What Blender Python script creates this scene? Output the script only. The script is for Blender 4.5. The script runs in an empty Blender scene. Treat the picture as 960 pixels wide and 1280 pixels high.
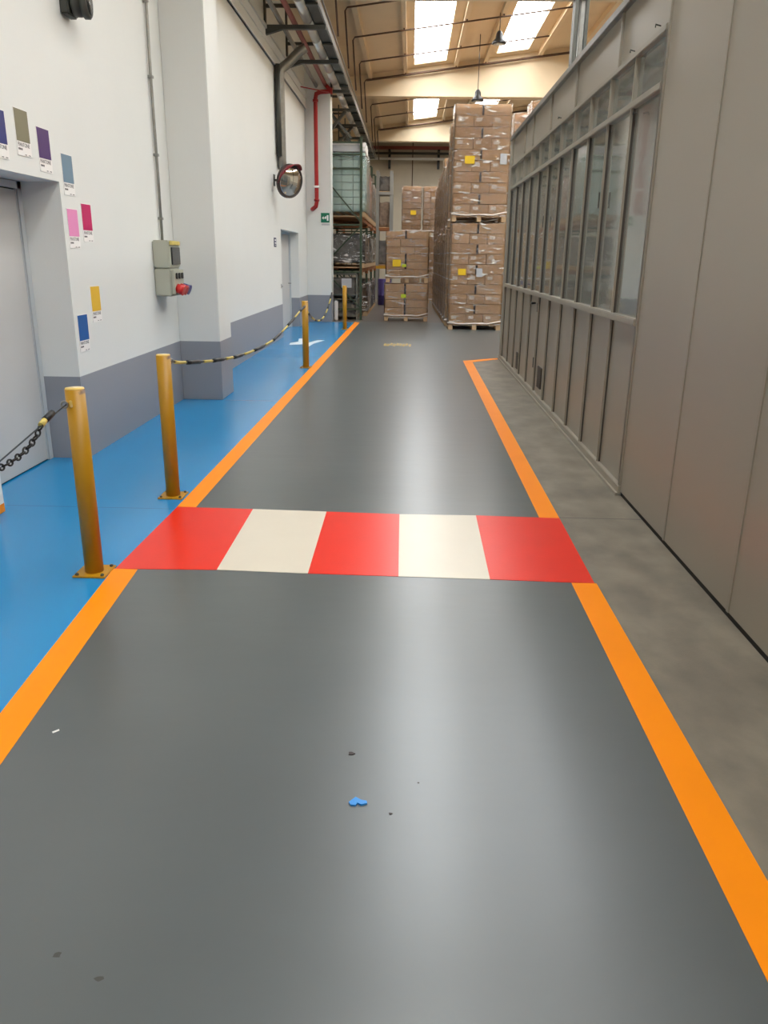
import bpy, bmesh, math, random
from mathutils import Vector, Matrix
random.seed(7)
S = bpy.context.scene
COL = S.collection

# ---------------------------------------------------------------- camera
F_PX = 979.0
Yv = Vector((34, 318, -979.)).normalized()
Zv = Vector((40, 3010, 979.)); Zv = (Zv - Yv * Zv.dot(Yv)).normalized()
Xv = Yv.cross(Zv)
cd = bpy.data.cameras.new('camera'); cam = bpy.data.objects.new('camera', cd); COL.objects.link(cam)
cam.matrix_world = Matrix.Translation((0, 0, 1.6)) @ Matrix((Xv, Yv, Zv)).to_4x4()
cd.sensor_fit = 'AUTO'; cd.sensor_width = 36; cd.lens = F_PX / 1280 * 36; cd.clip_end = 200; cd.clip_start = .05
S.camera = cam
# ---------------------------------------------------------------- light and exposure
W = bpy.data.worlds.new('sky'); S.world = W; W.use_nodes = True
W.node_tree.nodes['Background'].inputs[0].default_value = (.80, .90, 1, 1)
W.node_tree.nodes['Background'].inputs[1].default_value = 1.2
SKY_PANE = 17.0
S.view_settings.view_transform = 'Standard'; S.view_settings.look = 'None'
S.view_settings.gamma = 1; S.view_settings.use_curve_mapping = False
S.view_settings.exposure = -0.48

# ---------------------------------------------------------------- helpers
def lin(r, g, b):
    return tuple((c / 255 / 12.92 if c / 255 <= .04045 else ((c / 255 + .055) / 1.055) ** 2.4) for c in (r, g, b)) + (1,)

def mat(name, rgb, rough=.5, metal=0., var=0., vscale=4., bump=0., bscale=60., spec=.5, stretch=(1, 1, 1), rvar=0., emit=0.):
    m = bpy.data.materials.new(name); m.use_nodes = True
    nt = m.node_tree; N = nt.nodes; L = nt.links; b = N['Principled BSDF']
    c = lin(*rgb)
    b.inputs['Base Color'].default_value = c; b.inputs['Roughness'].default_value = rough
    b.inputs['Metallic'].default_value = metal; b.inputs['Specular IOR Level'].default_value = spec
    tc = N.new('ShaderNodeTexCoord'); mp = N.new('ShaderNodeMapping'); mp.inputs['Scale'].default_value = stretch
    L.new(tc.outputs['Object'], mp.inputs[0])
    if var or rvar:
        n = N.new('ShaderNodeTexNoise'); n.inputs['Scale'].default_value = vscale; n.inputs['Detail'].default_value = 6
        L.new(mp.outputs[0], n.inputs['Vector'])
        if var:
            r = N.new('ShaderNodeMapRange'); r.inputs[1].default_value = .3; r.inputs[2].default_value = .7
            r.inputs[3].default_value = 1 - var; r.inputs[4].default_value = 1 + var
            L.new(n.outputs[0], r.inputs[0])
            x = N.new('ShaderNodeVectorMath'); x.operation = 'SCALE'; x.inputs[0].default_value = c[:3]
            L.new(r.outputs[0], x.inputs['Scale']); L.new(x.outputs[0], b.inputs['Base Color'])
        if rvar:
            r2 = N.new('ShaderNodeMapRange'); r2.inputs[1].default_value = .3; r2.inputs[2].default_value = .7
            r2.inputs[3].default_value = max(.02, rough - rvar); r2.inputs[4].default_value = rough + rvar
            L.new(n.outputs[0], r2.inputs[0]); L.new(r2.outputs[0], b.inputs['Roughness'])
    if bump:
        n2 = N.new('ShaderNodeTexNoise'); n2.inputs['Scale'].default_value = bscale; n2.inputs['Detail'].default_value = 3
        L.new(mp.outputs[0], n2.inputs['Vector'])
        bp = N.new('ShaderNodeBump'); bp.inputs['Strength'].default_value = bump; bp.inputs['Distance'].default_value = .01
        L.new(n2.outputs[0], bp.inputs['Height']); L.new(bp.outputs[0], b.inputs['Normal'])
    if emit:
        b.inputs['Emission Color'].default_value = c; b.inputs['Emission Strength'].default_value = emit
    return m

def joints(m, period=4.1, off=4.88, width=.006, dark=.35):
    """saw-cut slab joints every 4.1 m across the floor"""
    nt = m.node_tree; N = nt.nodes; L = nt.links; b = N['Principled BSDF']
    tc = N.new('ShaderNodeTexCoord'); sp = N.new('ShaderNodeSeparateXYZ'); L.new(tc.outputs['Object'], sp.inputs[0])
    def mth(op, a, v=None, v2=None):
        x = N.new('ShaderNodeMath'); x.operation = op; L.new(a, x.inputs[0])
        if v is not None: x.inputs[1].default_value = v
        return x.outputs[0]
    y = mth('ADD', sp.outputs['Y'], period * 10 - off + period / 2)
    y = mth('MODULO', y, period); y = mth('SUBTRACT', y, period / 2); y = mth('ABSOLUTE', y)
    t = mth('LESS_THAN', y, width)
    mx = N.new('ShaderNodeMix'); mx.data_type = 'RGBA'; mx.blend_type = 'MULTIPLY'
    L.new(t, mx.inputs['Factor'])
    bc = b.inputs['Base Color']
    if bc.is_linked: L.new(bc.links[0].from_socket, mx.inputs['A'])
    else: mx.inputs['A'].default_value = bc.default_value
    mx.inputs['B'].default_value = (dark, dark, dark, 1)
    L.new(mx.outputs['Result'], bc)
    return m

def worn(m, rgb2, scale=5., lo=.62, hi=.68, detail=8, stretch=(1, 1, 1)):
    """chips, stains and wear of a second colour"""
    nt = m.node_tree; N = nt.nodes; L = nt.links; b = N['Principled BSDF']
    tc = N.new('ShaderNodeTexCoord'); mp = N.new('ShaderNodeMapping'); mp.inputs['Scale'].default_value = stretch
    L.new(tc.outputs['Object'], mp.inputs[0])
    n = N.new('ShaderNodeTexNoise'); n.inputs['Scale'].default_value = scale; n.inputs['Detail'].default_value = detail
    L.new(mp.outputs[0], n.inputs['Vector'])
    r = N.new('ShaderNodeMapRange'); r.inputs[1].default_value = lo; r.inputs[2].default_value = hi; L.new(n.outputs[0], r.inputs[0])
    mx = N.new('ShaderNodeMix'); mx.data_type = 'RGBA'; L.new(r.outputs[0], mx.inputs['Factor'])
    bc = b.inputs['Base Color']
    if bc.is_linked: L.new(bc.links[0].from_socket, mx.inputs['A'])
    else: mx.inputs['A'].default_value = bc.default_value
    mx.inputs['B'].default_value = lin(*rgb2)
    L.new(mx.outputs['Result'], bc)
    return m

def glassy(name, tint, rough=.05, base=.06, body=None, bodyf=0., bump=0., bscale=8.):
    """thin clear sheet: transparent mixed with a fresnel reflection (and a little cloudy body)"""
    m = bpy.data.materials.new(name); m.use_nodes = True; nt = m.node_tree; N = nt.nodes; L = nt.links
    for n in list(N):
        if n.type != 'OUTPUT_MATERIAL': N.remove(n)
    out = [n for n in N if n.type == 'OUTPUT_MATERIAL'][0]
    t = N.new('ShaderNodeBsdfTransparent'); t.inputs[0].default_value = (*tint, 1)
    g = N.new('ShaderNodeBsdfGlossy'); g.inputs['Roughness'].default_value = rough; g.inputs['Color'].default_value = (1, 1, 1, 1)
    last = t.outputs[0]
    if body:
        d = N.new('ShaderNodeBsdfDiffuse'); d.inputs[0].default_value = lin(*body)
        mb = N.new('ShaderNodeMixShader'); mb.inputs[0].default_value = bodyf
        L.new(last, mb.inputs[1]); L.new(d.outputs[0], mb.inputs[2]); last = mb.outputs[0]
    fr = N.new('ShaderNodeFresnel'); fr.inputs[0].default_value = 1.5
    ad = N.new('ShaderNodeMath'); ad.operation = 'ADD'; ad.use_clamp = True; L.new(fr.outputs[0], ad.inputs[0]); ad.inputs[1].default_value = base
    ms = N.new('ShaderNodeMixShader'); L.new(ad.outputs[0], ms.inputs[0]); L.new(last, ms.inputs[1]); L.new(g.outputs[0], ms.inputs[2])
    L.new(ms.outputs[0], out.inputs[0])
    if bump:
        tc = N.new('ShaderNodeTexCoord'); n2 = N.new('ShaderNodeTexNoise'); n2.inputs['Scale'].default_value = bscale; n2.inputs['Detail'].default_value = 4
        mp = N.new('ShaderNodeMapping'); mp.inputs['Scale'].default_value = (1, 1, 2.2)
        L.new(tc.outputs['Object'], mp.inputs[0]); L.new(mp.outputs[0], n2.inputs['Vector'])
        bp = N.new('ShaderNodeBump'); bp.inputs['Strength'].default_value = bump; bp.inputs['Distance'].default_value = .05
        L.new(n2.outputs[0], bp.inputs['Height']); L.new(bp.outputs[0], g.inputs['Normal']); L.new(bp.outputs[0], fr.inputs['Normal'])
    return m

class MB:
    def __init__(s): s.bm = bmesh.new()
    def box(s, x0, x1, y0, y1, z0, z1, bev=0.):
        r = bmesh.ops.create_cube(s.bm, size=1)
        for v in r['verts']:
            v.co = Vector((x0 + (v.co.x + .5) * (x1 - x0), y0 + (v.co.y + .5) * (y1 - y0), z0 + (v.co.z + .5) * (z1 - z0)))
        if bev:
            es = {e for v in r['verts'] for e in v.link_edges}
            bmesh.ops.bevel(s.bm, geom=list(es), offset=bev, segments=2, affect='EDGES')
        return s
    def poly(s, pts, z0, z1):
        """prism of an xy outline"""
        a = [s.bm.verts.new((p[0], p[1], z0)) for p in pts]; b = [s.bm.verts.new((p[0], p[1], z1)) for p in pts]
        n = len(pts); s.bm.faces.new(b); s.bm.faces.new(a[::-1])
        for i in range(n): s.bm.faces.new((a[i], a[(i + 1) % n], b[(i + 1) % n], b[i]))
        return s
    def prism(s, pts, axis, c0, c1):
        """prism of an outline extruded along axis; pts in the two other axes in order"""
        def P(p, c):
            return {'x': (c, p[0], p[1]), 'y': (p[0], c, p[1]), 'z': (p[0], p[1], c)}[axis]
        a = [s.bm.verts.new(P(p, c0)) for p in pts]; b = [s.bm.verts.new(P(p, c1)) for p in pts]
        n = len(pts); s.bm.faces.new(b); s.bm.faces.new(a[::-1])
        for i in range(n): s.bm.faces.new((a[i], a[(i + 1) % n], b[(i + 1) % n], b[i]))
        return s
    def bar(s, p, q, w, h):
        p = Vector(p); q = Vector(q); d = q - p
        r = bmesh.ops.create_cube(s.bm, size=1)
        rot = d.to_track_quat('Z', 'Y').to_matrix()
        for v in r['verts']:
            v.co = rot @ Vector((v.co.x * w, v.co.y * h, (v.co.z + .5) * d.length)) + p
        return s
    def tube(s, pts, r, n=12, r2=None):
        pts = [Vector(p) for p in pts]; rings = []; k = len(pts); up = None
        for i, p in enumerate(pts):
            d = (pts[min(i + 1, k - 1)] - pts[max(i - 1, 0)]).normalized()
            if up is None: up = Vector((0, 0, 1)) if abs(d.z) < .9 else Vector((1, 0, 0))
            u = d.cross(up).normalized(); up = u.cross(d).normalized()
            sc = 1.
            if 0 < i < k - 1:
                a = (pts[i] - pts[i - 1]).angle(pts[i + 1] - pts[i], 0); sc = 1 / max(.5, math.cos(a / 2))
            rr = r if r2 is None else r + (r2 - r) * i / (k - 1)
            rings.append([s.bm.verts.new(p + (u * math.cos(2 * math.pi * j / n) + up * math.sin(2 * math.pi * j / n)) * rr * (1 + (sc - 1) * .5)) for j in range(n)])
        for a, b in zip(rings, rings[1:]):
            for j in range(n):
                f = s.bm.faces.new((a[j], a[(j + 1) % n], b[(j + 1) % n], b[j])); f.smooth = True
        s.bm.faces.new(rings[0][::-1]); s.bm.faces.new(rings[-1])
        return s
    def lathe(s, c, axis, prof, n=32):
        """prof: list of (radius, distance along axis)"""
        c = Vector(c); ax = Vector(axis).normalized(); u = ax.orthogonal().normalized(); w = ax.cross(u); rings = []
        for r, h in prof:
            rings.append([s.bm.verts.new(c + ax * h + (u * math.cos(2 * math.pi * j / n) + w * math.sin(2 * math.pi * j / n)) * max(r, 1e-4)) for j in range(n)])
        for a, b in zip(rings, rings[1:]):
            for j in range(n):
                f = s.bm.faces.new((a[j], a[(j + 1) % n], b[(j + 1) % n], b[j])); f.smooth = True
        s.bm.faces.new(rings[0][::-1]); s.bm.faces.new(rings[-1])
        return s
    def torus(s, c, R, r, rot, squash=1.5, n=12, m=6):
        c = Vector(c); rings = []
        for i in range(n):
            a = 2 * math.pi * i / n; ring = []
            for j in range(m):
                b = 2 * math.pi * j / m
                v = Vector(((R + r * math.cos(b)) * math.cos(a) * squash, (R + r * math.cos(b)) * math.sin(a), r * math.sin(b)))
                ring.append(s.bm.verts.new(c + rot @ v))
            rings.append(ring)
        for i in range(n):
            a = rings[i]; b = rings[(i + 1) % n]
            for j in range(m):
                f = s.bm.faces.new((a[j], b[j], b[(j + 1) % m], a[(j + 1) % m])); f.smooth = True
        return s
    def build(s, name, m, parent=None, origin=None, keep=False):
        """parts are written in world coordinates; parent's place is taken off (keep=True: already local)"""
        bm = s.bm; bmesh.ops.recalc_face_normals(bm, faces=bm.faces)
        off = Vector((0, 0, 0))
        if parent is not None:
            if not keep: off = Vector(parent.get('_o', (0, 0, 0)))
        elif origin == 'base':
            xs = [v.co for v in bm.verts]
            off = Vector(((min(v.x for v in xs) + max(v.x for v in xs)) / 2, (min(v.y for v in xs) + max(v.y for v in xs)) / 2, min(v.z for v in xs)))
        elif origin is not None: off = Vector(origin)
        for v in bm.verts: v.co -= off
        me = bpy.data.meshes.new(name); bm.to_mesh(me); bm.free()
        me.materials.append(m)
        o = bpy.data.objects.new(name, me); COL.objects.link(o)
        if parent is not None: o.parent = parent; o['_o'] = parent.get('_o', (0, 0, 0))
        else: o.location = off; o['_o'] = tuple(off)
        return o

def tag(o, label, cat, group=None, kind=None):
    if label: o['label'] = label
    if cat: o['category'] = cat
    if group: o['group'] = group
    if kind: o['kind'] = kind
    return o
def struct(o, label=None):
    o['kind'] = 'structure'
    if label: o['label'] = label
    return o
def thing(name, loc, label, cat, group=None):
    o = bpy.data.objects.new(name, None); o.empty_display_size = .1; COL.objects.link(o)
    o.location = loc; o['_o'] = tuple(loc)
    return tag(o, label, cat, group)
def copy_tree(o, kids, parent=None):
    c = o.copy(); COL.objects.link(c)
    if parent is not None: c.parent = parent
    for ch in kids.get(o.name, ()): copy_tree(ch, kids, c)
    return c
def kidmap(root):
    k = {}
    def rec(o):
        k[o.name] = list(o.children)
        for c in o.children: rec(c)
    rec(root); return k

# ---------------------------------------------------------------- materials
M = {}
M['wall'] = mat('wall_paint', (225, 224, 219), .55, var=.015, vscale=1.5, bump=.05, bscale=150)
def wall_dado(name, rgb_low, z):
    m = mat(name, (225, 225, 220), .5, bump=.05, bscale=150, var=.012, vscale=1.2)
    nt = m.node_tree; N = nt.nodes; L = nt.links; b = N['Principled BSDF']
    tc = N.new('ShaderNodeTexCoord'); sp = N.new('ShaderNodeSeparateXYZ'); L.new(tc.outputs['Object'], sp.inputs[0])
    t = N.new('ShaderNodeMath'); t.operation = 'LESS_THAN'; L.new(sp.outputs['Z'], t.inputs[0]); t.inputs[1].default_value = z
    mx = N.new('ShaderNodeMix'); mx.data_type = 'RGBA'; L.new(t.outputs[0], mx.inputs['Factor'])
    L.new(b.inputs['Base Color'].links[0].from_socket, mx.inputs['A']); mx.inputs['B'].default_value = lin(*rgb_low)
    L.new(mx.outputs['Result'], b.inputs['Base Color'])
    return m
M['dado'] = wall_dado('white_wall_grey_dado', (146, 147, 152), .665)
M['door_grey'] = mat('door_paint', (196, 194, 190), .42, var=.01)
M['jamb'] = mat('door_frame_paint', (190, 194, 196), .42)
M['concrete'] = joints(worn(mat('bare_concrete', (126, 117, 102), .46, var=.2, vscale=2.4, bump=.15, bscale=90, stretch=(1.5, 1, 1)), (96, 88, 76), 3.4, .38, .78, 14, (1.3, 1, 1)), dark=.4)
M['floor_old'] = mat('old_brown_floor', (104, 94, 84), .33, var=.12, vscale=1.5)
M['grey_paint'] = joints(mat('grey_epoxy', (84, 89, 89), .29, var=.05, vscale=1.1, bump=.15, bscale=3.2, spec=.78, stretch=(.7, 1.4, 1)), dark=.82, width=.004)
M['blue_paint'] = joints(mat('blue_epoxy', (20, 132, 190), .21, var=.03, vscale=.8, bump=.02, bscale=120, spec=.5), dark=.6, width=.005)
M['orange'] = mat('orange_line_paint', (255, 145, 2), .42, var=.03, vscale=3, spec=.2)
M['red_paint'] = mat('red_stripe_paint', (228, 38, 12), .30, bump=.05, bscale=120, var=.02, spec=.4)
M['white_paint'] = mat('cream_stripe_paint', (214, 204, 186), .30, bump=.10, bscale=9, var=.012, spec=.25)
M['arrow'] = mat('white_floor_paint', (226, 236, 240), .35)
M['yellow_worn'] = mat('worn_yellow_paint', (186, 158, 92), .5)
M['booth'] = mat('booth_panel_paint', (150, 142, 127), .33, var=.02, vscale=.7, spec=.55)
M['booth_frame'] = mat('booth_frame_paint', (150, 142, 127), .40, spec=.45)
M['booth_dark'] = mat('booth_gap', (28, 25, 22), .8)
M['booth_in'] = mat('booth_interior', (150, 150, 142), .7)
M['booth_in2'] = mat('booth_cabinet', (120, 122, 118), .6)
M['pane'] = glassy('booth_glass', (.74, .78, .76), .06, .07, (176, 178, 168), .55, .012, 3)
M['film'] = glassy('stretch_film', (.98, .97, .95), .12, .015, (255, 250, 244), .9, .55, 16)
def glare_streaks(m, sc, lo, hi, top):
    nt = m.node_tree; N = nt.nodes; L = nt.links
    mb = [n for n in N if n.type == 'MIX_SHADER'][0]
    tc = N.new('ShaderNodeTexCoord'); mp = N.new('ShaderNodeMapping'); mp.inputs['Scale'].default_value = sc
    n = N.new('ShaderNodeTexNoise'); n.inputs['Scale'].default_value = 1.; n.inputs['Detail'].default_value = 5
    L.new(tc.outputs['Object'], mp.inputs[0]); L.new(mp.outputs[0], n.inputs['Vector'])
    r = N.new('ShaderNodeMapRange'); r.inputs[1].default_value = lo; r.inputs[2].default_value = hi; r.inputs[3].default_value = .0; r.inputs[4].default_value = top
    L.new(n.outputs[0], r.inputs[0]); L.new(r.outputs[0], mb.inputs[0])
glare_streaks(M['film'], (3.6, 17, 19), .575, .65, .85)  # milky film folds, with glare painted in as white streaks
M['film_clear'] = glassy('clear_film', (.97, .97, .97), .12, .04, (236, 232, 226), .05, .8, 9)
M['ceil'] = mat('roof_concrete_paint', (222, 200, 166), .7, var=.03, vscale=1.5)
M['beam'] = mat('beam_paint', (232, 212, 180), .65, var=.02, vscale=1)
M['sky'] = mat('skylight_sheet', (244, 250, 255), .5, emit=SKY_PANE)
M['steel'] = mat('galvanised_steel', (150, 148, 142), .38, .85, var=.12, vscale=12)
M['dark_steel'] = mat('dark_grey_steel', (78, 78, 72), .5, .4, var=.08)
M['tray'] = mat('cable_tray_steel', (74, 74, 68), .5, .5, var=.1, vscale=6)
M['conduit'] = mat('conduit_brown', (84, 60, 44), .5, .2)
M['redpipe'] = mat('red_pipe_paint', (168, 30, 30), .35)
M['redpipe_dusty'] = mat('dusty_red_pipe', (150, 78, 68), .55, var=.08, vscale=9)
M['insul'] = mat('insulation_foil', (226, 224, 218), .28, .6, var=.06, vscale=5, bump=.15, bscale=14)
M['yellow'] = worn(mat('bollard_yellow', (182, 132, 10), .42, var=.08, vscale=5, stretch=(1, 1, .4)), (110, 74, 30), 9, .66, .72)
M['yellow_top'] = worn(mat('bollard_top_yellow', (226, 190, 100), .5), (236, 222, 190), 14, .5, .6)
M['chain'] = mat('dark_chain_steel', (48, 46, 44), .4, .8)
M['wire'] = mat('wire_rope', (60, 66, 66), .5, .5)
M['black'] = mat('black_sleeve', (28, 28, 30), .5)
M['sleeve_y'] = mat('yellow_sleeve', (206, 184, 96), .5, var=.1, vscale=20)
M['box_grey'] = mat('switchbox_plastic', (176, 176, 160), .45)
M['window_dark'] = mat('smoked_cover', (52, 52, 50), .2)
M['red_plug'] = mat('red_socket', (196, 30, 28), .35)
M['blue_plug'] = mat('blue_socket', (50, 44, 110), .35)
M['mirror'] = mat('mirror_glass', (215, 215, 215), .03, 1.)
M['mirror_rim'] = mat('mirror_rim', (60, 50, 44), .45)
M['hood'] = mat('mirror_hood_red', (130, 24, 36), .35)
M['green'] = mat('exit_sign_green', (0, 112, 82), .4)
M['white'] = mat('white_plastic', (236, 236, 232), .45)
M['navy'] = mat('small_sign_navy', (44, 52, 84), .45)
M['ink'] = mat('print_ink', (96, 90, 90), .6)
M['card'] = mat('card_white', (240, 236, 232), .45)
M['carton'] = mat('carton_board', (200, 160, 116), .7, var=.06, vscale=6)
M['carton2'] = mat('carton_board_light', (210, 172, 130), .7, var=.06, vscale=6)
M['label'] = mat('carton_label', (236, 224, 212), .6)
M['ylabel'] = mat('yellow_sheet', (238, 196, 30), .6)
M['glabel'] = mat('lime_label', (200, 214, 50), .6)
M['greysheet'] = mat('grey_delivery_sheet', (190, 190, 192), .5)
M['mark'] = mat('black_print', (52, 40, 38), .6)
M['wood'] = mat('pallet_wood', (206, 172, 132), .75, var=.12, vscale=9, stretch=(1, 1, 5))
M['rack_green'] = mat('rack_green', (62, 76, 56), .5, .2)
M['rack_orange'] = mat('rack_beam_brown', (150, 92, 50), .55)
M['rack_yellow'] = mat('rack_beam_yellow', (196, 146, 30), .5)
M['rack_grey'] = mat('rack_grey', (150, 148, 142), .5, .4)
M['mint'] = mat('mint_boxes', (214, 238, 230), .5, var=.05, vscale=5)
M['mesh_wire'] = mat('cage_wire', (120, 120, 112), .4, .7)
M['sack'] = mat('grey_sacks', (112, 106, 100), .45, var=.3, vscale=7, bump=.5, bscale=10)
M['sack2'] = mat('brown_bundles', (140, 118, 100), .45, var=.3, vscale=8, bump=.5, bscale=10)
M['pink'] = mat('salmon_bundle', (214, 158, 132), .5, var=.12, vscale=8)
M['purple'] = mat('purple_drum', (70, 56, 110), .4)
M['lamp'] = mat('lamp_black', (30, 28, 26), .4, .3)
M['lampglass'] = mat('lamp_lens', (190, 190, 184), .2)
M['endwall'] = mat('end_wall_panel', (196, 186, 166), .7, var=.03)
M['scrap'] = mat('blue_plastic', (30, 130, 205), .3)
M['grille_and_shade'] = mat('vent_grille', (66, 58, 50), .6)  # vents, and the painted shadow lines beside the booth mullions

# ---------------------------------------------------------------- floor
fl = MB().box(-4.5, 12, -8, 37, -.2, 0).build('floor', M['concrete']); struct(fl)
b = MB()
b.poly([(-1.30, -8), (.94, -8), (.94, 12.98), (.94, 20.9), (-1.28, 20.9), (-1.42, 12), (-1.45, 4.9), (-1.48, 3.83), (-1.385, 2.3), (-1.30, -4)], 0, .0012)
b.poly([(.94, 13.08), (1.56, 13.53), (5, 13.6), (5, 20.9), (.94, 20.9)], 0, .0012)
struct(b.build('floor_grey_roadway', M['grey_paint']))
struct(MB().poly([(-2.6, -8), (-1.30, -8), (-1.30, -4), (-1.385, 2.3), (-1.48, 3.83), (-1.45, 4.92), (-1.36, 20.6), (-2.62, 20.6), (-2.62, 19.05), (-2.86, 19.05), (-2.86, 16.5), (-2.62, 16.5), (-2.62, 6.17), (-2.93, 6.17), (-2.93, 4.75), (-2.6, 4.75)], 0, .0010).build('floor_blue_walkway', M['blue_paint']))
def paint(name, pts, m, label, cat='floor marking', group=None, z=.0026):
    cx = sum(p[0] for p in pts) / len(pts); cy = sum(p[1] for p in pts) / len(pts)
    o = MB().poly(pts, .0002, z).build(name, m, None, (cx, cy, 0)); return tag(o, label, cat, group)
LN = 'orange edge lines'
paint('orange_line', [(-1.37, -4), (-1.22, -4), (-1.31, 2.15), (-1.42, 3.83), (-1.55, 3.83), (-1.46, 2.44)], M['orange'], 'orange painted line on the left between crossing and viewer, beside nearest yellow post', group=LN)
paint('orange_line', [(-1.522, 4.925), (-1.395, 4.925), (-1.37, 9), (-1.28, 20.5), (-1.42, 20.7), (-1.48, 12)], M['orange'], 'long orange painted line between blue walkway and grey roadway beyond the crossing', group=LN)
paint('orange_line', [(.87, -4), (1.01, -4), (1.005, 1.75), (1.0, 3.79), (.87, 3.79)], M['orange'], 'orange painted line on the right, from crossing towards the viewer beside bare concrete', group=LN)
paint('orange_line', [(.87, 4.86), (1.0, 4.86), (1.03, 12.9), (.885, 12.98)], M['orange'], 'orange painted line on the right beyond the crossing, ending at the far booth corner', group=LN)
paint('orange_line', [(.90, 12.9), (1.03, 12.86), (1.49, 13.31), (1.49, 13.46), (.885, 13.02)], M['orange'], 'short slanted orange painted line meeting the far corner of the grey booth', group=LN)
xt = [-1.52, -1.01, -.52, -.04, .46, 1.0]; yt = [4.92, 4.91, 4.89, 4.87, 4.88, 4.86]
xb = [-1.54, -1.0, -.51, -.03, .45, .99]; yb = [3.83, 3.85, 3.83, 3.82, 3.81, 3.79]
names = ['red crossing stripe farthest left, beside the blue walkway', 'cream crossing stripe left of the middle red stripe', 'middle red crossing stripe between the two cream stripes', 'cream crossing stripe right of the middle red stripe', 'red crossing stripe farthest right, beside bare concrete']
for i in range(5):
    c = 'red' if i % 2 == 0 else 'white'
    paint('red_stripe' if i % 2 == 0 else 'cream_stripe', [(xb[i], yb[i]), (xb[i + 1], yb[i + 1]), (xt[i + 1], yt[i + 1]), (xt[i], yt[i])], M[c + '_paint'], names[i], group='crossing stripes', z=.0032)
struct(MB().box(-4.4, 11.7, 20.9, 36, 0, .0008).build('floor_rear', M['floor_old']))
# white arrow on the walkway and worn yellow word on the roadway
paint('white_arrow', [(-2.27, 15.0), (-2.02, 15.15), (-1.88, 14.6), (-1.84, 15.3), (-1.70, 15.95), (-1.84, 15.95), (-1.96, 15.45), (-2.08, 15.5), (-2.17, 16.25), (-2.25, 16.2), (-2.18, 15.6), (-2.30, 15.35)], M['arrow'], 'white painted arrow mark on the blue walkway behind the third yellow post', z=.003)
b = MB()
for k in range(9):
    x = -.49 + k * .06; y = 15.05 + .28 * random.random()
    b.poly([(x, y), (x + .035, y - .05), (x + .05, y + .35), (x + .012, y + .42)], .0002, .003)
b.poly([(-.47, 15.2), (-.02, 15.28), (-.02, 15.36), (-.47, 15.3)], .0002, .003)
tag(b.build('worn_floor_lettering', M['yellow_worn'], None, (-.25, 15.3, 0)), 'worn illegible yellow lettering on the grey floor in front of the wrapped pallets', 'floor marking')

# ---------------------------------------------------------------- left wall
b = MB()
b.box(-3.4, -2.61, -8, 4.75, 0, 6.3)
b.box(-3.4, -2.61, 4.75, 6.17, 2.10, 6.3)
b.box(-3.4, -2.61, 6.17, 9.05, 0, 6.3)
b.box(-3.4, -2.61, 9.05, 16.5, 0, 6.3)
b.box(-3.4, -2.61, 16.5, 19.05, 2.11, 6.3)
b.box(-3.4, -2.61, 19.05, 21.1, 0, 6.3)
b.box(-3.4, -2.93, 4.75, 6.17, 0, 2.10)
b.box(-3.4, -2.86, 16.5, 19.05, 0, 2.11)
struct(b.build('wall_left', M['dado']))
struct(MB().box(-2.611, -2.15, 9.0, 9.58, 0, 6.3, .006).build('wall_pillar_near', M['dado']))
struct(MB().box(-2.611, -2.0, 20.6, 21.1, 0, 6.3, .006).build('wall_pillar_far', M['dado']))
struct(MB().box(-2.61, -2.585, 9.58, 20.6, 4.93, 5.34).box(-2.61, -2.565, 9.58, 20.6, 5.12, 5.17).box(-2.61, -2.565, 9.58, 20.6, 4.93, 4.97).box(-2.61, -2.56, 9.58, 20.6, 5.30, 5.36).build('trim_1', M['wall']))
struct(MB().box(-3.6, -3.4, 21.1, 36, 0, 6.8).build('wall_left_rear', M['endwall']))
# near doorway
b = MB()
b.box(-2.93, -2.90, 6.105, 6.165, 0, 2.095); b.box(-2.93, -2.90, 4.76, 4.82, 0, 2.095); b.box(-2.93, -2.90, 4.76, 6.165, 2.045, 2.095)
d = MB().box(-2.929, -2.912, 4.83, 6.09, .012, 2.035).build('door_1', M['door_grey']); struct(d)
f = b.build('door_frame', M['jamb'], d)
MB().box(-2.9295, -2.922, 4.82, 6.105, 0, 2.045).build('shadow_gap', M['booth_dark'], d)
MB().box(-2.928, -2.908, 6.20 - .115, 6.20 - .105, 0.01, 2.04).build('hinge_strip', M['jamb'], d)
g = thing('corner_guard', (-2.6, 4.72, 0), 'white and orange guard strip at the foot of the doorway corner', 'corner guard')
MB().box(-2.61, -2.595, 4.66, 4.75, .06, .35).build('white_strip', M['card'], g)
MB().box(-2.61, -2.595, 4.66, 4.75, .004, .06).build('orange_strip', M['orange'], g)
# rear doorway
d = MB().box(-2.859, -2.835, 16.55, 18.99, .01, 2.06).build('door_2', M['door_grey']); struct(d)
MB().box(-2.86, -2.80, 18.99, 19.045, 0, 2.105).box(-2.86, -2.80, 16.505, 16.56, 0, 2.105).box(-2.86, -2.80, 16.56, 18.99, 2.06, 2.105).build('door_frame', M['jamb'], d)
MB().tube([(-2.83, 18.8, 1.0), (-2.77, 18.8, 1.0), (-2.77, 18.66, 1.0)], .01, 8).build('door_handle', M['steel'], d)

# ---------------------------------------------------------------- end / right / rear walls
ew = MB().box(-3.6, 12, 36, 36.2, 0, 7.6)
struct(ew.build('wall_far', M['endwall']))
b = MB()
for x in (-2.6, -.03, 2.5, 5.1, 7.6): b.box(x - .02, x + .02, 35.985, 36, 0, 6.4)
struct(b.build('trim_3', M['conduit']))
struct(MB().box(11.8, 12, -8, 36, 0, 7.6).build('wall_right', M['endwall']))
struct(MB().box(-4.5, 12, -8.2, -8, 0, 7.6).build('wall_rear', M['endwall']))

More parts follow.
